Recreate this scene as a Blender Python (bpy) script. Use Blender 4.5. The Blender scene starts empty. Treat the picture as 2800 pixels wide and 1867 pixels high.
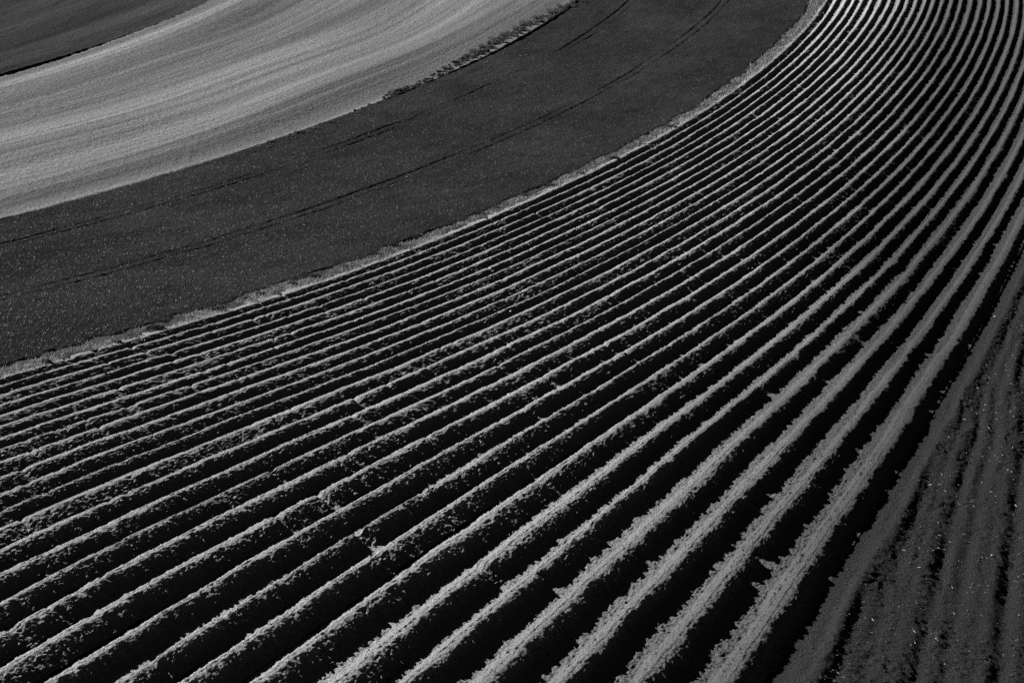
import bpy, math, random
import numpy as np

# ---------------------------------------------------------------- camera, sky, sun, exposure
S = bpy.context.scene
CAM_H = 36.0                                   # camera height above the scene's zero level
FPX, PITCH, IW, IH = 4000.0, math.radians(18.0), 2800.0, 1867.0
cam = bpy.data.cameras.new('camera'); cam_o = bpy.data.objects.new('camera', cam)
S.collection.objects.link(cam_o); S.camera = cam_o
cam.sensor_fit = 'HORIZONTAL'; cam.sensor_width = 36.0; cam.lens = 36.0 * FPX / IW
cam.clip_start = 0.5; cam.clip_end = 9000.0
cam_o.location = (0, 0, CAM_H); cam_o.rotation_euler = (math.pi / 2 - PITCH, 0, 0)

SUN_TRAVEL = (0.72, -0.40, -0.53)              # direction the light travels: from the far left down to the near right
SUN_STRENGTH, SKY_STRENGTH, EXPOSURE = 5.0, 0.05, 2.0
_n = math.sqrt(sum(c * c for c in SUN_TRAVEL)); TRAVEL = [c / _n for c in SUN_TRAVEL]
ELEV = math.asin(-TRAVEL[2]); AZ = math.atan2(-TRAVEL[0], -TRAVEL[1])     # azimuth of the sun, clockwise from +Y
sun = bpy.data.lights.new('sun', 'SUN'); sun.energy = SUN_STRENGTH; sun.angle = math.radians(0.53); sun.color = (1, 1, 1)
sun_o = bpy.data.objects.new('sun', sun); S.collection.objects.link(sun_o)
from mathutils import Vector
sun_o.rotation_euler = Vector(TRAVEL).to_track_quat('-Z', 'Y').to_euler(); sun_o.location = (-200, 100, 200)

world = bpy.data.worlds.new('World'); S.world = world; world.use_nodes = True
wn = world.node_tree; wn.nodes.clear()
sky = wn.nodes.new('ShaderNodeTexSky'); sky.sky_type = 'NISHITA'; sky.sun_disc = False
sky.sun_elevation = ELEV; sky.sun_rotation = AZ; sky.air_density = 0.28; sky.dust_density = 0.0; sky.ozone_density = 1.0
sky.altitude = 3000.0
sep = wn.nodes.new('ShaderNodeSeparateColor')  # a monochrome picture taken through a red filter: the red of the sky only
bg = wn.nodes.new('ShaderNodeBackground'); wo = wn.nodes.new('ShaderNodeOutputWorld')
wn.links.new(sky.outputs[0], sep.inputs[0]); wn.links.new(sep.outputs[0], bg.inputs[0]); wn.links.new(bg.outputs[0], wo.inputs[0])
bg.inputs[1].default_value = SKY_STRENGTH
S.view_settings.view_transform = 'Standard'; S.view_settings.look = 'None'
S.view_settings.exposure = EXPOSURE; S.view_settings.gamma = 1.0; S.view_settings.use_curve_mapping = False
S.render.engine = 'CYCLES'
S.cycles.max_bounces = 4; S.cycles.diffuse_bounces = 0; S.cycles.glossy_bounces = 1; S.cycles.transmission_bounces = 2
S.cycles.use_denoising = False

# ---------------------------------------------------------------- the lie of the land
# inverse depth over the view as a smooth spline: a shallow valley, falling away to the near right
LC = [-14.247,-14.359,-14.486,-14.631,-14.8,-15.004,-15.261,-15.606,-6.5578,-6.5579,-6.5579,-6.558,-6.558,-6.5581,-6.5581,-6.5582,-5.8129,-5.8179,-5.833,-5.841,-5.8541,-5.8348,-5.8253,-5.8389,-5.3081,-5.3136,-5.3367,-5.348,-5.3804,-5.345,-5.3433,-5.3833,-4.8825,-4.879,-4.9013,-4.9106,-4.8732,-4.8615,-4.9384,-5.0117,-4.4988,-4.4656,-4.4466,-4.4537,-4.4559,-4.5069,-4.5962,-4.6763,-4.1854,-4.1569,-4.1513,-4.1699,-4.1926,-4.2536,-4.3135,-4.3816,-3.9494,-3.9451,-3.9535,-3.9627,-3.9922,-4.0404,-4.0853,-4.1376,-3.7567,-3.7586,-3.7598,-3.7717,-3.8133,-3.8526,-3.8918,-3.9331,-3.5883,-3.5892,-3.5964,-3.6203,-3.6546,-3.6864,-3.7218,-3.7589]
NX, NY = 8, 10
CO = np.exp(np.array(LC)).reshape(NY, NX)
CP, SP = math.cos(PITCH), math.sin(PITCH)

def _bs(x, n, lo, hi):
    s = np.clip((x - lo) / (hi - lo), 0, 1) * (n - 3)
    i = np.minimum(s.astype(int), n - 4); f = s - i
    return i, [(1 - f) ** 3 / 6, (3 * f ** 3 - 6 * f ** 2 + 4) / 6, (-3 * f ** 3 + 3 * f ** 2 + 3 * f + 1) / 6, f ** 3 / 6]

def inv_depth(x, y):
    ix, wx = _bs(x, NX, -600., 3400.); iy, wy = _bs(y, NY, -400., 2300.)
    r = 0
    for a in range(4):
        for b in range(4):
            r = r + wx[a] * wy[b] * CO[iy + b, ix + a]
    return r

# height table over (p = X / Y, q = ln Y)
PN, QN = 181, 500
PG = np.linspace(-0.66, 0.66, PN); QG = np.linspace(math.log(34.), math.log(640.), QN)
_ypx = np.linspace(2300., -398., 420); _yc = -(_ypx - IH / 2) / FPX
TAB = np.zeros((PN, QN))
for k in range(PN):
    den = CP + _yc * SP
    x = PG[k] * den * FPX + IW / 2
    Y = 1 / inv_depth(x, _ypx); Y = np.maximum.accumulate(Y); z = (-SP + _yc * CP) / den * Y
    TAB[k] = np.interp(np.exp(QG), Y, z)
for _ in range(3):
    TAB[1:-1] = (TAB[:-2] + 2 * TAB[1:-1] + TAB[2:]) / 4
    TAB[:, 1:-1] = (TAB[:, :-2] + 2 * TAB[:, 1:-1] + TAB[:, 2:]) / 4

def ground(X, Y):
    Yc = np.maximum(Y, 1e-3)
    a = np.clip((X / Yc - PG[0]) / (PG[1] - PG[0]), 0, PN - 1.001); b = np.clip((np.log(Yc) - QG[0]) / (QG[1] - QG[0]), 0, QN - 1.001)
    i = a.astype(int); j = b.astype(int); f = a - i; g = b - j
    z = (TAB[i, j] * (1 - f) + TAB[i + 1, j] * f) * (1 - g) + (TAB[i, j + 1] * (1 - f) + TAB[i + 1, j + 1] * f) * g
    return z + CAM_H

# row coordinates: u counts the ridges (2 m apart) from the verge, v runs along them in metres
TH, U0 = 0.450500,36.40350
KK = np.array([3.18554, 0.03554, 0.24222, 3.26838, -2.34061, -3.34232, 2.45549])
RO = np.array([[0.063, 0.061], [0.05, -0.045], [-0.003, -0.082], [-0.073, 0.008], [-0.037, 0.058], [-0.071, 0.045], [-0.113, 0.048], [-0.05, -0.02], [-0.029, -0.082], [-0.023, -0.026], [-0.01, -0.023], [-0.012, -0.016], [0.09, -0.015], [0.1, 0.015], [0.058, 0.028], [0.052, 0.016], [0.05, -0.06], [0.011, -0.058], [-0.006, -0.021], [-0.026, 0.007], [0.039, 0.007], [0.017, -0.016], [0.01, 0.069], [0.029, 0.052], [0.052, 0.089], [-0.06, -0.027], [-0.083, -0.045], [-0.079, 0.054]])
CT, ST = math.cos(TH), math.sin(TH)

def _terms(U, V):
    a = (U + 40) / 50; b = (V - 150) / 150
    return KK[0] * b ** 2 + KK[1] * b ** 3 + KK[2] * b ** 4 + KK[3] * a * b + KK[4] * a * b * b + KK[5] * a * a + KK[6] * a * a * b

def _dterms(U, V):
    a = (U + 40) / 50; b = (V - 150) / 150
    return (KK[3] * b + KK[4] * b * b + 2 * KK[5] * a + 2 * KK[6] * a * b) / 50

def xy(u, V):
    w = np.clip(u, 0, 27); i = np.minimum(w.astype(int), 26); f = w - i; b = np.clip((V - 150) / 150, -.8, 1.35)
    fade = np.clip(1 - np.maximum(-u - 0.0, u - 27) / 2, 0, 1)
    u = u - fade * ((RO[i, 0] * (1 - f) + RO[i + 1, 0] * f) + (RO[i, 1] * (1 - f) + RO[i + 1, 1] * f) * b)
    U = (u - U0) * 2
    for _ in range(6):
        U = U - (U0 + U / 2 + _terms(U, V) - u) / np.maximum(0.5 + _dterms(U, V), 0.12)
    return U * CT + V * ST, -U * ST + V * CT

def uv_of(X, Y):
    U = X * CT - Y * ST; V = X * ST + Y * CT
    return U0 + U / 2 + _terms(U, V), V

def from_photo(x, y, drop=0.0):
    """Where the line of sight through a point of the photograph meets the ground (drop: that far below the field's level)."""
    x = np.atleast_1d(np.asarray(x, float)); y = np.atleast_1d(np.asarray(y, float))
    yc = -(y - IH / 2) / FPX; den = CP + yc * SP
    Y = 1 / inv_depth(x, y); Z = (-SP + yc * CP) / den * Y; k = (np.abs(Z) + drop) / np.abs(Z)
    Y = Y * k; X = (x - IW / 2) / FPX / den * Y
    return X, Y

# ---------------------------------------------------------------- noise and mesh helpers
RNG = np.random.default_rng(7); random.seed(7)
LAT = RNG.random((1024, 1024)).astype(np.float32)

def vn(x, y, seed=0):
    """smooth value noise, -1..1"""
    c, s = math.cos(seed * 1.7 + .4), math.sin(seed * 1.7 + .4)
    x, y = x * c - y * s + seed * 37.3, x * s + y * c + seed * 11.9
    xi = np.floor(x).astype(np.int64); yi = np.floor(y).astype(np.int64); f = (x - xi).astype(np.float32); g = (y - yi).astype(np.float32)
    f = f * f * (3 - 2 * f); g = g * g * (3 - 2 * g); xi &= 1023; yi &= 1023; xj = (xi + 1) & 1023; yj = (yi + 1) & 1023
    a = LAT[xi, yi]; b = LAT[xj, yi]; c = LAT[xi, yj]; d = LAT[xj, yj]
    return (a + (b - a) * f + (c - a) * g + (a - b - c + d) * f * g) * 2 - 1

def n1(v, seed):
    return vn(v, np.full_like(v, seed * 3.17), seed)

def clods(X, Y, seed, scales, amps, rough=1.0):
    z = 0
    for k, (s, a) in enumerate(zip(scales, amps)):
        n = vn(X / s, Y / s, seed + k)
        z = z + a * (1 - 2 * np.abs(n) if k % 2 else n)
    return z * rough

def sstep(a, b, x):
    t = np.clip((x - a) / (b - a), 0, 1); return t * t * (3 - 2 * t)

def link(o, parent=None):
    S.collection.objects.link(o)
    if parent is not None: o.parent = parent
    return o

def mesh_obj(name, co, faces, mat, parent=None, uv=None, smooth=True):
    """co (n,3), faces (m,3|4) int array or list of such"""
    me = bpy.data.meshes.new(name)
    fl = faces if isinstance(faces, list) else [faces]
    fl = [np.asarray(f, np.int32) for f in fl if len(f)]
    me.vertices.add(len(co)); me.vertices.foreach_set('co', np.asarray(co, np.float32).ravel())
    tot = np.concatenate([np.full(len(f), f.shape[1], np.int32) for f in fl]); loops = np.concatenate([f.ravel() for f in fl])
    me.loops.add(len(loops)); me.loops.foreach_set('vertex_index', loops)
    me.polygons.add(len(tot)); start = np.concatenate([[0], np.cumsum(tot)[:-1]]).astype(np.int32)
    me.polygons.foreach_set('loop_start', start); me.polygons.foreach_set('loop_total', tot)
    me.polygons.foreach_set('use_smooth', np.full(len(tot), smooth))
    if uv is not None:
        l = me.uv_layers.new(name='UVMap'); l.data.foreach_set('uv', np.asarray(uv, np.float32)[loops].ravel())
    me.update(calc_edges=True); me.validate(clean_customdata=False)
    me.materials.append(mat)
    return link(bpy.data.objects.new(name, me), parent)

def quads(nj, nk, base=0):
    a = (np.arange(nj - 1)[:, None] * nk + np.arange(nk - 1)[None]).ravel() + base
    return np.stack([a, a + 1, a + nk + 1, a + nk], 1)

def empty(name, loc=(0, 0, 0)):
    o = bpy.data.objects.new(name, None); o.location = loc; o.empty_display_size = 0.3
    return link(o)

def tag(o, label=None, cat=None, group=None, kind=None):
    for k, v in (('label', label), ('category', cat), ('group', group), ('kind', kind)):
        if v: o[k] = v
    return o

# ---------------------------------------------------------------- materials
def material(name):
    m = bpy.data.materials.new(name); m.use_nodes = True; t = m.node_tree; t.nodes.clear()
    out = t.nodes.new('ShaderNodeOutputMaterial'); b = t.nodes.new('ShaderNodeBsdfPrincipled')
    t.links.new(b.outputs[0], out.inputs[0]); b.inputs['Roughness'].default_value = 0.95; b.inputs['Specular IOR Level'].default_value = 0.0
    return m, t, b

def N(t, kind, **kw):
    n = t.nodes.new('ShaderNode' + kind)
    for k, v in kw.items():
        if k.startswith('in_'): n.inputs[k[3:]].default_value = v
        else: setattr(n, k, v)
    return n

def soil(name, lo, hi, grain=(9., 34.), bump=0.05, streak=None, patch=None, shade_tint=None):
    """Bare earth. grain: noise scales of the crumbs; streak: (across, along, strength) marks of the tillage; patch: slow drift of the colour; shade_tint: colour factor of the shade painted in towards the right."""
    m, t, b = material(name); L = t.links.new
    tc = N(t, 'TexCoord'); g1 = N(t, 'TexNoise', in_Scale=grain[0], in_Detail=4.0, in_Roughness=0.65); L(tc.outputs['Object'], g1.inputs['Vector'])
    g2 = N(t, 'TexNoise', in_Scale=grain[1], in_Detail=3.0, in_Roughness=0.7); L(tc.outputs['Object'], g2.inputs['Vector'])
    mr = N(t, 'MapRange'); mr.inputs['From Min'].default_value = .3; mr.inputs['From Max'].default_value = .7; mr.inputs['To Min'].default_value = lo; mr.inputs['To Max'].default_value = hi
    L(g2.outputs[0], mr.inputs['Value']); v = mr.outputs[0]
    def mul(v, src, a, c, f0=.3, f1=.7):
        r = N(t, 'MapRange'); r.inputs['From Min'].default_value = f0; r.inputs['From Max'].default_value = f1; r.inputs['To Min'].default_value = a; r.inputs['To Max'].default_value = c
        L(src, r.inputs['Value']); k = N(t, 'Math', operation='MULTIPLY'); L(v, k.inputs[0]); L(r.outputs[0], k.inputs[1]); return k.outputs[0]
    if streak:
        for (ax, al, s, seed) in streak:
            mp = N(t, 'Mapping'); mp.inputs['Scale'].default_value = (1 / ax, 1 / al, 1); mp.inputs['Location'].default_value = (seed, seed * 2.3, 0)
            L(tc.outputs['UV'], mp.inputs['Vector'])
            w = N(t, 'TexNoise', in_Scale=1.0, in_Detail=3.0, in_Roughness=.55); L(mp.outputs[0], w.inputs['Vector'])
            v = mul(v, w.outputs[0], 1 - s, 1 + s)
    if shade_tint:                                   # shade painted into the soil colour, deepening towards the near right
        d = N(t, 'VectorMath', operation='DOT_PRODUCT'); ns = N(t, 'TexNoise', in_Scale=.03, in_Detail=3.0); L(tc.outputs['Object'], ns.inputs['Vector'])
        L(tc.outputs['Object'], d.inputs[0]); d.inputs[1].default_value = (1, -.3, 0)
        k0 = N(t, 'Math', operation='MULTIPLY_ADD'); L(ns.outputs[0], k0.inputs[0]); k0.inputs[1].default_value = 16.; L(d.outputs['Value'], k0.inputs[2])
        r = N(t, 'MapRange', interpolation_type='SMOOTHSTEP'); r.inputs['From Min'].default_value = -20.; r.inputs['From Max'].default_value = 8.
        r.inputs['To Min'].default_value = 1.; r.inputs['To Max'].default_value = shade_tint; L(k0.outputs[0], r.inputs['Value'])
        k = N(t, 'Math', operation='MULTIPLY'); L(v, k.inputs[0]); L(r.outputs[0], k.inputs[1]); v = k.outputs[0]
    L(v, b.inputs['Base Color'])
    add = N(t, 'Math', operation='MULTIPLY_ADD'); L(g1.outputs[0], add.inputs[0]); add.inputs[1].default_value = 2.5; L(g2.outputs[0], add.inputs[2])
    bp = N(t, 'Bump', in_Strength=1.0, in_Distance=bump); L(add.outputs[0], bp.inputs['Height']); L(bp.outputs[0], b.inputs['Normal'])
    return m

def plant(name, lo, hi, gloss=0.4, spec=0.3, translucent=0.25, scale=3.0):
    m, t, b = material(name); L = t.links.new
    gi = N(t, 'NewGeometry'); mr = N(t, 'MapRange'); mr.inputs['To Min'].default_value = lo; mr.inputs['To Max'].default_value = hi
    L(gi.outputs['Random Per Island'], mr.inputs['Value']); L(mr.outputs[0], b.inputs['Base Color'])
    b.inputs['Roughness'].default_value = gloss; b.inputs['Specular IOR Level'].default_value = spec
    if translucent:
        tr = N(t, 'BsdfTranslucent'); L(mr.outputs[0], tr.inputs['Color']); mx = N(t, 'MixShader'); mx.inputs[0].default_value = translucent
        L(b.outputs[0], mx.inputs[1]); L(tr.outputs[0], mx.inputs[2]); L(mx.outputs[0], t.nodes['Material Output'].inputs[0])
    return m

M = {}
M['ridge'] = soil('ridge_earth', 0.11, 0.29, grain=(7., 22.), bump=0.13, shade_tint=0.20)
M['head'] = soil('headland_earth', 0.022, 0.070, grain=(8., 24.), bump=0.14, shade_tint=0.45)
M['tilth'] = soil('harrowed_earth', 0.055, 0.10, grain=(1.8, 5.), bump=0.2, streak=[(26., 240., .34, 75.04), (8., 300., .32, 28.04), (2.4, 220., .24, 11.), (0.8, 120., .22, 23.)])
M['crop_ground'] = soil('crop_ground', 0.012, 0.022, grain=(2., 8.), bump=0.25, streak=[(16., 26., .30, 2.), (2.5, 5., .2, 9.)])
M['far_crop'] = soil('far_crop', 0.015, 0.025, grain=(1.2, 4.), bump=0.2, streak=[(14., 90., .42, 5.), (4., 60., .25, 15.)])
M['verge'] = soil('verge_ground', 0.010, 0.045, grain=(1.5, 7.), bump=0.2)
M['ground'] = soil('ground_earth', 0.04, 0.07, grain=(.5, 2.), bump=0.1)
M['blade'] = plant('crop_leaf', 0.008, 0.027, gloss=0.55, spec=0.25, translucent=0.3)
M['dry'] = plant('dry_grass', 0.04, 0.30, gloss=0.6, spec=0.2, translucent=0.3)
M['tuft'] = plant('dark_grass', 0.006, 0.025, gloss=0.7, spec=0.1, translucent=0.15)
M['shrub'] = plant('shrub_leaf', 0.02, 0.065, gloss=0.6, spec=0.15, translucent=0.2)
M['stem'] = plant('woody_stem', 0.02, 0.03, gloss=0.8, spec=0.1, translucent=0)
M['bank'] = soil('bank_turf', 0.008, 0.03, grain=(2., 8.), bump=0.2)
M['straw'] = plant('straw', 0.10, 0.34, gloss=0.5, spec=0.3, translucent=0)
M['stone'] = plant('pale_stone', 0.30, 0.40, gloss=0.8, spec=0.2, translucent=0)
M['clod'] = soil('clod_earth', 0.07, 0.15, grain=(20., 60.), bump=0.02, shade_tint=0.4)

# ---------------------------------------------------------------- wide ground under and around the fields
_a = np.linspace(math.radians(-52), math.radians(52), 60); _r = np.concatenate([[6, 14, 24], np.geomspace(34, 640, 60), [800, 1100, 1600, 2400, 3600, 5500]])
A2, R2 = np.meshgrid(_a, _r); GX = R2 * np.sin(A2); GY = R2 * np.cos(A2)
gz = ground(GX, GY) - 1.2 + np.clip(R2 - 640, 0, 1500) * 0.07
ground_o = mesh_obj('ground', np.stack([GX, GY, gz], -1).reshape(-1, 3), quads(len(_r), len(_a))[:, ::-1], M['ground']); tag(ground_o, kind='structure')

def in_view(X, Y, z=None, mx=0.06):
    """inside the frame with a margin"""
    Z = (ground(X, Y) if z is None else z) - CAM_H
    zc = Y * CP - Z * SP; yc = (Y * SP + Z * CP) / zc; xc = X / zc
    return (np.abs(xc) < .35 * (1 + mx * 2)) & (yc > -.2334 * (1 + mx * 2.2)) & (yc < .2334 * (1 + mx * 3)) & (zc > 20)

# ---------------------------------------------------------------- the ridged field
field = empty('ridged_field'); tag(field, kind='structure')
THIN = {11: .05, 19: .07, 3: .07, 7: .08, 15: .08, 1: .08, 4: .15, 8: .15, 12: .16}

def h_row(row): return H_TOP * (1 - .27 * min(1, max(0, (row - 20) / 6)))

def profile(row, m, V):
    """height over the furrow floor of ridge `row`: m metres across (n,), V along (k,) -> (k, n)"""
    bil = lambda s, sd: 1 - 2 * np.abs(n1(V / s, sd))
    col = lambda q: q[:, None]; rt = min(1, max(0, (row - 20) / 6))          # rt: the last ridges are lower, with an open furrow floor
    h = col(h_row(row) + .04 * n1(V / 5, 40 + row) + .02 * n1(V / 1.1, 80 + row))
    w = THIN.get(row, .145 + .035 * math.sin(row * 2.4) + .03 * max(0, (row - 17) / 10)) * (1 - .25 * sstep(110, 220, V)) + .05 * n1(V / 7, 120 + row) + .03 * n1(V / 1.6, 160 + row)
    hr = col(np.maximum(w + (.04 + .04 * rt) * bil(.7, 190 + row) + .03 * n1(V / .26, 195 + row), .03)); hl = col(np.maximum(w + .02 * n1(V / .5, 198 + row), .03))
    c = col(.07 * n1(V / 9, 200 + row) + .035 * n1(V / 1.3, 240 + row))
    rr = col(np.maximum(FACE_R - .36 * rt + .09 * sstep(95, 60, V) * (1 - rt) + .04 * math.sin(row * 3.7 + 1) + .11 * n1(V / 6, 300 + row) + .06 * n1(V / 1.1, 310 + row), .34)); rl = col(FACE_L - .09 * rt + .05 * n1(V / 3, 320 + row))
    # here and there the crown has broken away and lets the light through
    e = np.zeros_like(V)
    for s in SLUMPS[row]:
        wd = .08 + .30 * ((s * 7.31) % 1.0); e = e + (.05 + .16 * ((s * 3.17) % 1.0) ** 2) * np.exp(-np.clip((V - s) / wd, -9, 9) ** 4)
    for (r_, px, py, wd, am) in BREAKS:
        if r_ == row: e = e + am * np.exp(-np.clip((V - float(uv_of(*from_photo(px, py))[1][0])) / wd, -9, 9) ** 4)
    for (r_, px, py) in BULGES:
        if r_ == row: g = col(np.exp(-((V - float(uv_of(*from_photo(px, py))[1][0])) / 2.0) ** 2)); hr = hr + .14 * g; hl = hl + .03 * g
    h = h - col(e) * .8; hr = hr - col(e) * .5
    h = h + col((.022 + .03 * rt) * bil(.55, 330 + row) + .016 * n1(V / .22, 340 + row)) * np.clip(m[None] * 3, 0, 1)
    x = m[None] - c
    t = np.where(x > 0, (x - hr) / rr, (-x - hl) / rl)
    if row == 0: t = np.where(x > 0, t, -1.0)
    sp = lambda q, k: np.where(q > 10 * k, q, k * np.log1p(np.exp(np.clip(q / k, -40, 12))))
    f = np.clip(sp(t, .03) - sp(t - 1, .07), 0, 1)
    z = h * (1 - f)
    top = 1 - np.clip(f * 4, 0, 1); face = np.clip(f * 6, 0, 1) * np.clip((1 - f) * 6, 0, 1); floor = np.clip((f - .8) * 5, 0, 1)
    if row: z = z - top * (.42 * np.clip(-x - .01, 0, .3) + .10 * np.clip(x, 0, .3))               # the sun side of the crown was pressed to a slope
    z = z - top * .02 * np.exp(-((x - .05) / .03) ** 2)
    return z, top, face, floor

BREAKS = [(19, 1002, 1455, .4, .3), (26, 2066, 1500, .4, .35), (25, 2058, 1310, .25, .25), (17, 870, 1345, .3, .3), (13, 1000, 1090, .3, .3), (23, 2085, 1050, .4, .3), (22, 1330, 1545, .3, .25), (3, 480, 965, .4, .2)]
BULGES = [(24, 2692, 478), (25, 2748, 480), (23, 2480, 720)]
SLUMPS = {r: RNG.uniform(30, 360, 60) for r in range(-1, 30)}
def ridge_height(row, m, V, X, Y):
    z, top, face, floor = profile(row, m, V)
    MM = np.broadcast_to(m[None], z.shape); VV = np.broadcast_to(V[:, None], z.shape)
    rowr = .6 + 1.0 * ((math.sin(row * 12.9898) * 43758.5) % 1.0)       # some ridges are crumblier than others
    z = z + top * clods(X, Y, row % 5, (.35, .15, .08, .045), (.012, .015, .016, .014), rowr)
    st = vn(VV / .16, MM / .5, row % 7 + 20) * .032 + vn(VV / .075, MM / .2, row % 7 + 30) * .026 + (1 - 2 * np.abs(vn(VV / .42, MM / .9, row % 7 + 40))) * .025
    z = z + face * (st + clods(X, Y, 50 + row % 5, (.22, .1, .055), (.024, .042, .042)))
    z = z + floor * clods(X, Y, 60, (.5, .2, .1, .055), (.02, .025, .025, .016))
    return z

H_TOP = 0.66
def cross(n):
    """offsets across one ridge, denser on crown and faces"""
    a = np.linspace(-1, 1, n + 1); return a * 1.01

def steps(row, du, step, v0=28., v1=372.):
    """positions along the row, closer together where the row comes near, limited to what can be seen"""
    vv = np.linspace(v0, v1, 700); X, Y = xy(np.full_like(vv, row), vv)
    ok = np.zeros(len(vv), bool)
    for d in (-du, 0, du):
        ok |= in_view(*xy(np.full_like(vv, row + d), vv)) & (Y > 38)
    if ok.sum() < 3: return None, None
    i0, i1 = np.flatnonzero(ok)[[0, -1]]
    dens = np.cumsum(1463. / np.maximum(Y, 42) * (vv[1] - vv[0]) * np.where(Y < 84, 1.35, np.where(Y < 165, 1., .85))); dens -= dens[i0]
    k = np.arange(0, dens[i1], step); V = np.interp(k, dens, vv)
    return V, np.interp(V, vv, Y)

def build_ridge(row):
    Vs, Yd = steps(row, .7, STEP)
    if Vs is None: return None
    lev = np.where(Yd < 84, 0, np.where(Yd < 165, 1, 2)); co = []; fs = []; uvs = []; base = 0
    cuts = [0] + [k for k in range(1, len(lev)) if lev[k] != lev[k - 1]] + [len(lev)]
    for a, b in zip(cuts[:-1], cuts[1:]):
        n = CROSS[lev[a]]; V = Vs[a:b + 1]
        if len(V) < 2: continue
        m = cross(n); MM, VV = np.meshgrid(m, V); X, Y = xy(row + MM / 2, VV)
        sc = np.hypot(X[:, -1] - X[:, 0], Y[:, -1] - Y[:, 0])[:, None] / 2.02
        z = ground(X, Y) + (ridge_height(row, m, V, X, Y) - h_row(row)) * sc
        nj, nk = MM.shape
        co.append(np.stack([X, Y, z], -1).reshape(-1, 3)); fs.append(quads(nj, nk, base)); base += nj * nk
        uvs.append(np.stack([MM + row * 2, VV], -1).reshape(-1, 2))
    return mesh_obj('ridge', np.concatenate(co), np.concatenate(fs), M['ridge'], field, np.concatenate(uvs))

CROSS = (56, 32, 16)
FACE_R, FACE_L, STEP = 0.82, 0.44, 2.75
for r in range(0, 28): build_ridge(r)


# ---------------------------------------------------------------- fields laid out along the same lines as the ridges
def field_grid(name, us, v0, v1, step, height, mat, kind='structure', parent=None, mx=.06):
    """sheet over row coordinates us x [v0, v1]; height(u, V, X, Y) is added to the lie of the land; what lies far outside the view is left out"""
    um = us[len(us) // 2]; vv = np.linspace(v0, v1, 800); Ym = np.maximum(xy(np.full_like(vv, um), vv)[1], 42)
    d = np.cumsum(1463. / Ym * (vv[1] - vv[0])); V = np.interp(np.arange(0, d[-1], step), d, vv)
    UU, VV = np.meshgrid(us, V); X, Y = xy(UU, VV); ok = in_view(X, Y, mx=mx)
    z = ground(X, Y) + height(UU, VV, X, Y)
    q = quads(*UU.shape); q = q[ok.ravel()[q].any(1)]
    used, inv = np.unique(q.ravel(), return_inverse=True)
    co = np.stack([X, Y, z], -1).reshape(-1, 3)[used]; uv = np.stack([UU * 2, VV], -1).reshape(-1, 2)[used]
    o = mesh_obj(name, co, inv.reshape(-1, 4), mat, parent, uv)
    return tag(o, kind=kind)

# headland: trodden ground right of the last ridge, with the low end ridge and wheel berms
B29 = ([45, 59.8, 62.6, 65.9, 73.6, 77.2, 89, 96, 105, 130], [29.5, 29.21, 29.18, 29.1, 28.94, 28.82, 28.61, 28.51, 28.15, 28.05])
B30 = ([45, 62.3, 67.3, 76.1, 90.4, 99.5, 116.7, 121.9, 200], [30.7, 30.33, 30.22, 30.0, 29.7, 29.45, 28.85, 28.79, 28.7])
def head_height(u, V, X, Y):
    z = -0.58 + .02 * vn(X / 3, Y / 3, 3) + 0 * u
    m = (u - 28.06) * 2 + .06 * vn(V / 2.5, u * 0, 5) + .03 * vn(V / .6, u * 0, 6)
    z = z + (.24 + .03 * vn(V / 1.2, u * 0, 8)) * np.exp(-np.where(m > 0, m / .42, m / .30) ** 2)
    for tab, hh, fade in ((B29, .11, (92, 112)), (B30, .12, (150, 190))):
        hh = hh * (1 + .55 * vn(V / 2.2, u * 0, 22) + .4 * vn(V / .7, u * 1.5, 23))
        b = np.interp(V, *tab); m = (u - b) * 2 + .05 * vn(V / 1.8, u * 0, 12) + .02 * vn(V / .4, u * 0, 14)
        z = z + hh * (1 - sstep(fade[0], fade[1], V)) * (np.exp(-np.where(m > 0, m / .30, m / .45) ** 2) - .55 * np.exp(-((m - .55) / .28) ** 2))
    ub = (u - np.interp(V, *B29)) * 2 + .12 * vn(V / 4, u * 0, 26)
    z = z + .035 * np.sin(ub * 2 * math.pi / .78) * (1 + .8 * vn(V / 1.5, u * 2, 27)) * sstep(.1, .5, np.abs(ub))
    for off, amp in ((.62, .025), (1.5, .02), (2.6, .02)):          # wheel tracks with the marks of the treads
        b = np.interp(V, *B29) + off; m = (u - b) * 2
        z = z + np.exp(-(m / .28) ** 4) * (-.02 + amp * np.sin(V * 2 * math.pi / .27 + 3 * np.abs(m)) * sstep(-.2, .5, vn(V / 5, u * 0, 17)))
    z = z + clods(X, Y, 70, (.6, .25, .12, .065), (.025, .04, .045, .036), .85 + .6 * vn(X / 2, Y / 2, 75))
    w = sstep(28.0, 27.55, u); return z * (1 - w) + (-.66) * w
field_grid('headland', np.concatenate([np.linspace(27.44, 31.6, 120), np.linspace(31.7, 36, 22)]), 44, 190, 1.9, head_height, M['head'])

# verge between the ridges and the crop
def verge_edge(V): return -1.05 + .25 * n1(V / 9, 501) + .28 * n1(V / 2.2, 502) + .16 * n1(V / .8, 503) - .55 * sstep(180, 330, V)
field_grid('verge', np.linspace(-2.6, -.08, 22), 50, 372, 3.0, lambda u, V, X, Y: (.03 + clods(X, Y, 90, (1.5, .5, .25), (.05, .07, .07))) * sstep(-.08, -.4, u) - .05 * sstep(-.25, -.08, u), M['verge'])

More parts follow.
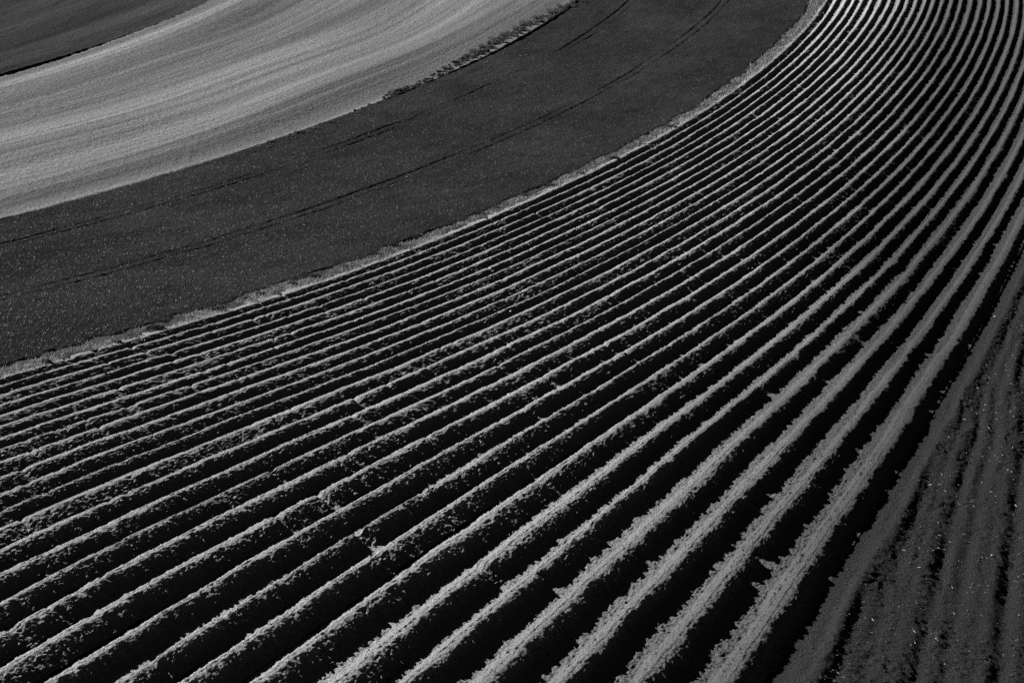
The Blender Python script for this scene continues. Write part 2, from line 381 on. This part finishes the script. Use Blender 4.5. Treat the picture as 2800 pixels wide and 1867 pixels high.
# young crop, standing a hand high, with the sprayer's wheel lines left open
TRAMS = (-23.39, -22.45, -12.22, -11.3)
def tram(u, V):
    k = 0
    for i, b in enumerate(TRAMS):
        m = (u - b) * 2 + .25 * vn(V / 25, u * 0, 31 + i); str_ = np.clip(.62 + .7 * vn(V / 14, u * 0, 36 + i), 0, 1) * (1. if i % 2 == 0 else .75)
        k = np.maximum(k, np.exp(-(m / .25) ** 4) * str_)
    return k
HX, HY = from_photo(1090, 322)
def crop_height(u, V, X, Y):
    z = .20 + .05 * vn(X / 6, Y / 6, 41) + clods(X, Y, 43, (1.1, .55, .3), (.035, .05, .05))
    z = z - .18 * tram(u, V)
    hole = np.exp(-(((X - HX) * .8 + (Y - HY) * .12) / 2.0) ** 2 - (((Y - HY) - .1 * (X - HX)) / 2.4) ** 2)
    z = z - .4 * np.clip(hole * 1.6, 0, 1)
    e = verge_edge(V.ravel()).reshape(V.shape) if V.ndim > 1 else verge_edge(V)
    w = sstep(0, .35, e - u) * sstep(0, .2, u + 29.78)
    return z * w - .06 * (1 - w)
_us = np.concatenate([np.linspace(-29.85, -1.9, 130), np.linspace(-1.85, -.7, 16)])
for b in TRAMS: _us = np.concatenate([_us, b + np.linspace(-.32, .32, 9)])
field_grid('crop_field', np.unique(np.round(_us, 4)), 55, 372, 3.3, crop_height, M['crop_ground'])

# pale harrowed field beyond, and the dark field in the far corner
# gentle rises and hollows of the pale field: place in the photograph, slope towards (+) or away from (-) the sun, half width, half length in metres
SWELLS = [(1240, 60, .20, 9, 45), (1060, 225, -.17, 10, 45), (640, 180, .07, 9, 40), (705, 25, -.16, 8, 30), (120, 205, .07, 9, 35), (220, 400, -.08, 9, 45), (200, 545, .08, 7, 30), (850, 330, -.07, 8, 40)]
def tilth_height(u, V, X, Y):
    sw = 0
    for (px, py, a, hw, hl) in SWELLS:
        uc, vc = [float(q[0]) for q in uv_of(*from_photo(px, py))]; m = (u - uc) * 1.6; sw = sw + a * m * np.exp(-(m / hw) ** 2 - ((V - vc) / hl) ** 2)
    z = .25 * vn(X / 22, Y / 30, 201) + .012 * np.sin(u * 2 * 2 * math.pi / 1.5)
    z = z + clods(X, Y, 210, (1.3, .6, .32), (.03, .05, .05), 1 + .6 * vn(X / 9, Y / 9, 214))
    for b, a in ((-44.1, .10), (-52.5, .12), (-58.7, .08), (-66.2, .10), (-37.6, .08), (-73.0, .09)):
        m = (u - b) * 2 + .3 * vn(V / 40, u * 0, 33); z = z - a * np.exp(-(m / .35) ** 2) + a * .5 * np.exp(-((m + .8) / .4) ** 2)
    return z + sw * sstep(-30., -34., u) - .3 * sstep(-29.9, -29.6, u)
field_grid('harrowed_field', np.linspace(-81.6, -29.6, 150), 90, 350, 2.4, tilth_height, M['tilth'])
field_grid('far_field', np.linspace(-150, -81.2, 90), 100, 330, 3.2, lambda u, V, X, Y: .10 * sstep(-81.2, -82.4, u) - .02 + 1.3 * vn(u * 2 / 26, V / 110, 301) * sstep(-82, -94, u) + clods(X, Y, 310, (2., .9, .5), (.06, .08, .06)), M['far_crop'])

def bank_height(u, V, X, Y):
    m = (u + 29.82) * 2; top = .05 + .50 * sstep(150, 290, V) + .12 * vn(V / 3, u * 0, 401) + .1 * vn(V / 1.1, u * 0, 402)
    return np.maximum(top, .03) * np.exp(-(m / .55) ** 2) + clods(X, Y, 405, (.9, .45, .25), (.05, .06, .05)) * np.exp(-(m / .6) ** 2) - .12 * sstep(.7, 1.1, np.abs(m))
field_grid('boundary_bank', np.linspace(-30.4, -29.25, 16), 140, 345, 2.6, bank_height, M['bank'])

# ---------------------------------------------------------------- blades and leaves
def blades(name, X, Y, z, length, width, lean, mat, kind='stuff', parent=None, two=False):
    n = len(X); az = RNG.uniform(0, 2 * math.pi, n); dx, dy = np.cos(az), np.sin(az)
    b0 = np.stack([X - dy * width / 2, Y + dx * width / 2, z], -1); b1 = np.stack([X + dy * width / 2, Y - dx * width / 2, z], -1)
    tip = np.stack([X + dx * lean * length, Y + dy * lean * length, z + length * np.sqrt(np.clip(1 - lean ** 2, .05, 1))], -1)
    if two:
        mid = .55; k = np.stack([X + dx * lean * length * .3, Y + dy * lean * length * .3, z + length * mid], -1); hw = np.stack([-dy, dx, 0 * dx], -1) * (width * .4)[:, None]
        co = np.stack([b0, b1, k + hw, k - hw, tip], 1).reshape(-1, 3); i = np.arange(n)[:, None] * 5
        return tag(mesh_obj(name, co, [np.concatenate([i, i + 1, i + 3, i + 2], 1), np.concatenate([i + 2, i + 3, i + 4], 1)], mat, parent, smooth=False), kind=kind)
    co = np.stack([b0, b1, tip], 1).reshape(-1, 3)
    return tag(mesh_obj(name, co, np.arange(3 * n).reshape(-1, 3), mat, parent, smooth=False), kind=kind)

def scatter(n, u0, u1, v0, v1):
    """random spots of a field, thinner with distance"""
    u = RNG.uniform(u0, u1, n * 3); lv = np.exp(RNG.uniform(math.log(v0), math.log(v1), n * 3)); X, Y = xy(u, lv)
    keep = in_view(X, Y) & (RNG.random(n * 3) < np.clip(110. / np.maximum(Y, 40), 0, 1)); i = np.flatnonzero(keep)[:n]
    return u[i], lv[i], X[i], Y[i]

u, V, X, Y = scatter(205000, -29.8, -1.0, 60, 360)
ok = (u < verge_edge(V) + .03) & (tram(u, V) < .35); u, V, X, Y = u[ok], V[ok], X[ok], Y[ok]; n = len(u)
blades('young_crop', X, Y, ground(X, Y) + crop_height(u, V, X, Y) - .06, RNG.uniform(.14, .26, n), RNG.uniform(.025, .06, n), RNG.uniform(.2, .85, n), M['blade'])

u, V, X, Y = scatter(110000, -2.3, -.05, 55, 360)
ok = (u > verge_edge(V) - .25 * RNG.random(len(u))) & (RNG.random(len(u)) < .45 + .3 * sstep(120, 300, V) + .65 * vn(V / 2.5, u * 1.3, 61)); u, V, X, Y = u[ok], V[ok], X[ok], Y[ok]; n = len(u)
blades('dry_grass', X, Y, ground(X, Y) - .02, RNG.uniform(.12, .40, n) * (1 + .6 * sstep(120, 250, V)), RNG.uniform(.02, .05, n) * (1 + sstep(120, 250, V)), RNG.uniform(.3, .95, n), M['dry'])

_T = ['', 'twenty', 'thirty', 'forty', 'fifty']; _O = ['', 'first', 'second', 'third', 'fourth', 'fifth', 'sixth', 'seventh', 'eighth', 'ninth']
ORD = _O[1:] + ['tenth', 'eleventh', 'twelfth', 'thirteenth', 'fourteenth', 'fifteenth', 'sixteenth', 'seventeenth', 'eighteenth', 'nineteenth']
for k in range(1, 5): ORD += [_T[k][:-1] + 'ieth'] + [_T[k] + '-' + w for w in _O[1:]]

# dark tufts standing on the verge (place in the photograph, half width, height in metres)
TUFTS = [(128, 985, .35, .55), (322, 930, .3, .4), (425, 893, .85, .60), (596, 842, .75, .65), (676, 812, .40, .45), (712, 800, .45, .6), (800, 772, .5, .55), (862, 752, .55, .6), (945, 725, .4, .45), (1034, 692, .5, .5), (1085, 668, .5, .55),
         (1132, 648, .5, .6), (1205, 620, .4, .45), (1312, 580, .6, .5), (1356, 563, .6, .5), (1432, 530, .7, .6), (1506, 502, .8, .6), (1590, 470, .6, .5), (1680, 428, .7, .6), (1835, 342, .9, .7), (2015, 205, 1.0, .8)]
for i, (px, py, hw, hh) in enumerate(TUFTS):
    bx, by = [float(a[0]) for a in from_photo(px, py + 6)]; n = int(90 + 130 * hw)
    r = hw * np.sqrt(RNG.random(n)); a = RNG.uniform(0, 6.28, n); x = r * np.cos(a); y = r * np.sin(a) * .7
    o = blades('grass_tuft', x, y, -.05 + 0 * x, hh * RNG.uniform(.45, 1.1, n) * (1 - .4 * r / hw), RNG.uniform(.03, .09, n), RNG.uniform(.1, .8, n), M['tuft'], kind=None, two=True)
    o.location = (bx, by, float(ground(np.array([bx]), np.array([by]))[0]))
    tag(o, f"dark shaggy grass tuft on the verge of the ridged field, {ORD[i]} from the left", 'grass tuft', 'dark tufts along the verge')

# dry stalks left standing at the edge of the crop
def stalk(px, py, hh, parts, label):
    bx, by = [float(a[0]) for a in from_photo(px, py)]; z0 = float(ground(np.array([bx]), np.array([by]))[0])
    co = []; fa = []; r0 = .022
    for (ox, oy, h, lx, curl) in parts:
        ring = []
        for k in range(6):
            t = k / 5; c = np.array([ox + lx * t ** 1.7 + curl * max(0, t - .6), oy, h * (t - .35 * abs(curl) * max(0, t - .6) * 2)]); rr = r0 * (1 - .7 * t)
            ring.append(len(co)); co += [tuple(c + np.array([rr * math.cos(q), rr * math.sin(q), 0])) for q in (0, 2.1, 4.2)]
        for k in range(5):
            for q in range(3):
                fa.append((ring[k] + q, ring[k] + (q + 1) % 3, ring[k + 1] + (q + 1) % 3, ring[k + 1] + q))
    o = mesh_obj('dry_stalk', np.array(co), np.array(fa), M['dry']); o.location = (bx, by, z0)
    return tag(o, label, 'dry stalk', 'dry stalks at the crop edge')
stalk(355, 925, 0, [(0, 0, .55, .12, .1), (.12, .05, .3, -.1, 0)], 'pale dry stalk leaning right at the crop edge, nearest the left side')
stalk(523, 870, 0, [(0, 0, .75, -.22, 0), (.05, 0, .70, -.15, 0), (.1, .02, .4, -.16, 0), (-.1, 0, .2, -.2, 0)], 'bright sheaf of pale dry blades right of the largest dark tuft')
stalk(755, 785, 0, [(0, 0, .95, -.05, 0), (-.15, 0, .5, -.1, -.1), (.2, 0, .45, .2, .3)], 'tall thin dry stalk among pale grass on the verge')
stalk(946, 732, 0, [(0, 0, .55, -.15, 0), (.1, 0, .3, .1, 0)], 'short pale dry stalk leaning left on the verge')
stalk(1007, 708, 0, [(0, 0, .95, .02, 0), (-.15, 0, .3, -.1, 0)], 'straight upright dry stalk, left one of the tall pair on the verge')
stalk(1022, 702, 0, [(0, 0, .95, -.02, -.12), (0, 0, .5, -.35, -.25)], 'forked dry stalk, right one of the tall pair on the verge')
stalk(1232, 618, 0, [(0, 0, .6, -.15, -.3), (.1, 0, .7, .2, .35), (.3, 0, .5, .35, .3), (-.2, 0, .4, -.35, -.3)], 'tangle of curled dry stems on the verge below the crop')
stalk(1492, 512, 0, [(0, 0, .8, -.2, -.1), (.15, 0, .6, .15, .2), (-.2, 0, .5, -.3, 0)], 'spiky clump of dry stems where the verge widens')

# ---------------------------------------------------------------- scrub along the boundary of crop and pale field
def shrub(px, py, w, h, label):
    bx, by = [float(a[0]) for a in from_photo(px, py)]; z0 = float(ground(np.array([bx]), np.array([by]))[0])
    root = empty('hedge_shrub', (bx, by, z0)); tag(root, label, 'shrub', 'shrubs of the field boundary')
    n = int(450 + 420 * w); lob = 5 + int(w * 3); cx = RNG.uniform(-w, w, lob) * .75; cy = RNG.uniform(-.5, .5, lob); cz = h * RNG.uniform(.12, .55, lob); cr = RNG.uniform(.30, .48, lob) * h
    k = RNG.integers(0, lob, n); d = RNG.normal(size=(n, 3)); d /= np.linalg.norm(d, axis=1)[:, None]; d *= (cr[k] * RNG.uniform(.5, 1.12, n) ** .6)[:, None]
    c = np.stack([cx[k], cy[k], cz[k]], -1) + d * np.array([1.25, 1, 1]); c[:, 2] = np.maximum(c[:, 2], .05)
    s = RNG.uniform(.05, .13, n); t1 = RNG.normal(size=(n, 3)); t2 = RNG.normal(size=(n, 3)); t1 /= np.linalg.norm(t1, axis=1)[:, None]; t2 /= np.linalg.norm(t2, axis=1)[:, None]
    co = np.stack([c - t1 * s[:, None], c + t2 * s[:, None] * .6, c + t1 * s[:, None], c - t2 * s[:, None] * .6], 1).reshape(-1, 3)
    mesh_obj('crown', co, np.arange(4 * n).reshape(-1, 4), M['shrub'], root, smooth=False)
    for j in range(lob):
        sc = []; sf = []; p0 = np.array([cx[j] * .5, cy[j] * .5, -.05]); p1 = np.array([cx[j], cy[j], cz[j] + cr[j] * .5])
        for p, r in ((p0, .035), (p0 * .4 + p1 * .6 + RNG.normal(size=3) * .04, .022), (p1, .008)):
            sc += [tuple(p + np.array([r * math.cos(q), r * math.sin(q), 0])) for q in (0, 1.57, 3.14, 4.71)]
        for a in range(2):
            for q in range(4): sf.append((a * 4 + q, a * 4 + (q + 1) % 4, a * 4 + 4 + (q + 1) % 4, a * 4 + 4 + q))
        mesh_obj('stem', np.array(sc), np.array(sf), M['stem'], root)
    return root
# centre line of the boundary in the photograph, with half width and height of each shrub
SHRUBS = [(690, 417, .9, .45), (722, 407, .9, .5), (757, 393, 1.1, .65), (792, 380, 1.0, .65), (824, 368, 1.1, .8), (858, 356, .8, .55), (905, 340, 1.1, .7), (950, 318, .8, .4), (985, 305, .9, .5), (1020, 290, .8, .6), (1060, 270, .9, .6),
          (1078, 260, .8, 1.1), (1098, 250, .9, 1.15), (1128, 240, 1.0, .8), (1160, 226, 1.0, .8), (1195, 208, 1.1, .7), (1222, 193, 1.2, 1.1), (1256, 173, 1.2, .9), (1285, 158, 1.3, 1.3), (1308, 147, 1.4, 1.6), (1335, 133, 1.6, 1.5),
          (1362, 118, 1.6, 1.9), (1392, 102, 1.7, 1.7), (1420, 86, 1.7, 1.9), (1450, 70, 1.8, 2.0), (1482, 54, 1.8, 1.8), (1515, 38, 1.8, 1.7), (1548, 23, 1.8, 1.6), (1582, 8, 1.8, 1.5)]
_S = []
for (p, q) in zip(SHRUBS[:-1], SHRUBS[1:]):
    _S.append(p)
    if RNG.random() < .8: k = RNG.uniform(.4, .6); _S.append((p[0] * (1 - k) + q[0] * k, p[1] * (1 - k) + q[1] * k + RNG.uniform(-3, 3), (p[2] + q[2]) / 2 * RNG.uniform(.6, 1.), (p[3] + q[3]) / 2 * RNG.uniform(.45, .85)))
_S.append(SHRUBS[-1])
for i, (px, py, w, h) in enumerate(_S):
    shrub(px, py, w * 1.35, h * .72, f"{'low scrubby' if h < .75 else 'bushy dark'} shrub on the pale field's boundary, {ORD[i]} counted from its left end")

# ---------------------------------------------------------------- clods, straw, stones and weeds on the ridges and the headland
_ph = (1 + 5 ** .5) / 2; ICO = np.array([(-1, _ph, 0), (1, _ph, 0), (-1, -_ph, 0), (1, -_ph, 0), (0, -1, _ph), (0, 1, _ph), (0, -1, -_ph), (0, 1, -_ph), (_ph, 0, -1), (_ph, 0, 1), (-_ph, 0, -1), (-_ph, 0, 1)]) / 1.9
ICF = np.array([(0, 11, 5), (0, 5, 1), (0, 1, 7), (0, 7, 10), (0, 10, 11), (1, 5, 9), (5, 11, 4), (11, 10, 2), (10, 7, 6), (7, 1, 8), (3, 9, 4), (3, 4, 2), (3, 2, 6), (3, 6, 8), (3, 8, 9), (4, 9, 5), (2, 4, 11), (6, 2, 10), (8, 6, 7), (9, 8, 1)])
def lumps(name, X, Y, z, r, mat, parent=None, kind='stuff'):
    n = len(X); co = ICO[None] * (r[:, None, None] * RNG.uniform(.6, 1.25, (n, 12, 1))) * RNG.uniform(.7, 1.2, (n, 1, 3)) + np.stack([X, Y, z], -1)[:, None]
    return tag(mesh_obj(name, co.reshape(-1, 3), (ICF[None] + 12 * np.arange(n)[:, None, None]).reshape(-1, 3), mat, parent, smooth=False), kind=kind)

u, V, X, Y = scatter(3200, 27.6, 31.6, 46, 150); lumps('headland_clods', X, Y, ground(X, Y) + head_height(u, V, X, Y) + .01, .018 + .05 * RNG.random(len(X)) ** 4, M['clod'])
def on_ridges(n, v0, v1):
    u, V, X, Y = scatter(n, -.2, 27.6, v0, v1); z = np.zeros(len(u)); row = np.rint(u).astype(int).clip(0, 27)
    for r in range(28):
        for i in np.flatnonzero(row == r):
            m = np.array([(u[i] - r) * 2]); a, b = xy(np.array([r - .5, r + .5]), np.array([V[i]] * 2)); sc = math.hypot(a[1] - a[0], b[1] - b[0]) / 2.0
            z[i] = (float(profile(r, m, np.array([V[i]]))[0][0, 0]) - h_row(r)) * sc
    return u, V, X, Y, z + ground(X, Y)
u, V, X, Y, z = on_ridges(2600, 42, 150); lumps('ridge_clods', X, Y, z + .01, .018 + .055 * RNG.random(len(X)) ** 4, M['clod'], field)

def straws(name, X, Y, z, L_, mat, parent=None):
    n = len(X); az = RNG.uniform(0, 6.28, n); el = RNG.uniform(-.15, .45, n); d = np.stack([np.cos(az) * np.cos(el), np.sin(az) * np.cos(el), np.sin(el)], -1); s = np.stack([-np.sin(az), np.cos(az), 0 * az], -1); r = RNG.uniform(.003, .007, n)[:, None]
    c = np.stack([X, Y, z + .025], -1); a = c - d * L_[:, None] / 2; b = c + d * L_[:, None] / 2; up = np.array([0, 0, 1.])
    co = np.stack([a - s * r, a + s * r, a + up * r * 1.6, b - s * r, b + s * r, b + up * r * 1.6], 1).reshape(-1, 3); i = np.arange(n)[:, None] * 6
    q = np.concatenate([np.concatenate([i, i + 1, i + 4, i + 3], 1), np.concatenate([i + 1, i + 2, i + 5, i + 4], 1), np.concatenate([i + 2, i, i + 3, i + 5], 1)])
    return tag(mesh_obj(name, co, q, mat, parent, smooth=False), kind='stuff')
u, V, X, Y = scatter(1900, 28.2, 31.8, 46, 130); k = RNG.random(len(u)) < .25 + .75 * sstep(-.1, .6, vn(X / 1.6, Y / 1.6, 77)); u, V, X, Y = u[k], V[k], X[k], Y[k]
straws('straw', X, Y, ground(X, Y) + head_height(u, V, X, Y), .05 + .22 * RNG.random(len(X)) ** 2.5, M['straw'])
u, V, X, Y, z = on_ridges(420, 42, 140); straws('ridge_straw', X, Y, z, .05 + .16 * RNG.random(len(X)) ** 2, M['straw'], field)

def stone(px, py, r, drop, label):
    X, Y = from_photo(px, py, drop); u, V = uv_of(X, Y)
    co = ICO * r * RNG.uniform(.75, 1.2, (12, 1)) * np.array([1.2, .9, .7]); o = mesh_obj('stone', co, ICF, M['stone'], smooth=False)
    o.location = (float(X[0]), float(Y[0]), float(ground(X, Y)[0]) - drop + r * .3); return tag(o, label, 'stone')
stone(2712, 1518, .055, .42, 'pale stone lying on the berm of the headland')
stone(2720, 865, .075, .42, 'small pale stone near the low end ridge')
stone(1396, 852, .09, .0, 'white stone on a ridge in the middle of the field')
stone(2282, 943, .06, .05, 'little white stone on a ridge crown at the right')

def weed(px, py, drop, n, label):
    X, Y = from_photo(px, py, drop); x = RNG.normal(size=n) * .04; y = RNG.normal(size=n) * .04
    o = blades('weed', x, y, 0 * x - .02, RNG.uniform(.15, .42, n), RNG.uniform(.02, .035, n), RNG.uniform(.3, .9, n), M['straw'], kind=None, two=True)
    o.location = (float(X[0]), float(Y[0]), float(ground(X, Y)[0]) - drop); return tag(o, label, 'weed')
weed(1477, 1688, .35, 14, 'pale dry weed in the furrow near the bottom edge')
weed(2056, 1146, .40, 7, 'thin pale weed sprouting beside a slumped ridge')
weed(1395, 1468, .45, 6, 'small dry weed at the foot of a ridge face')
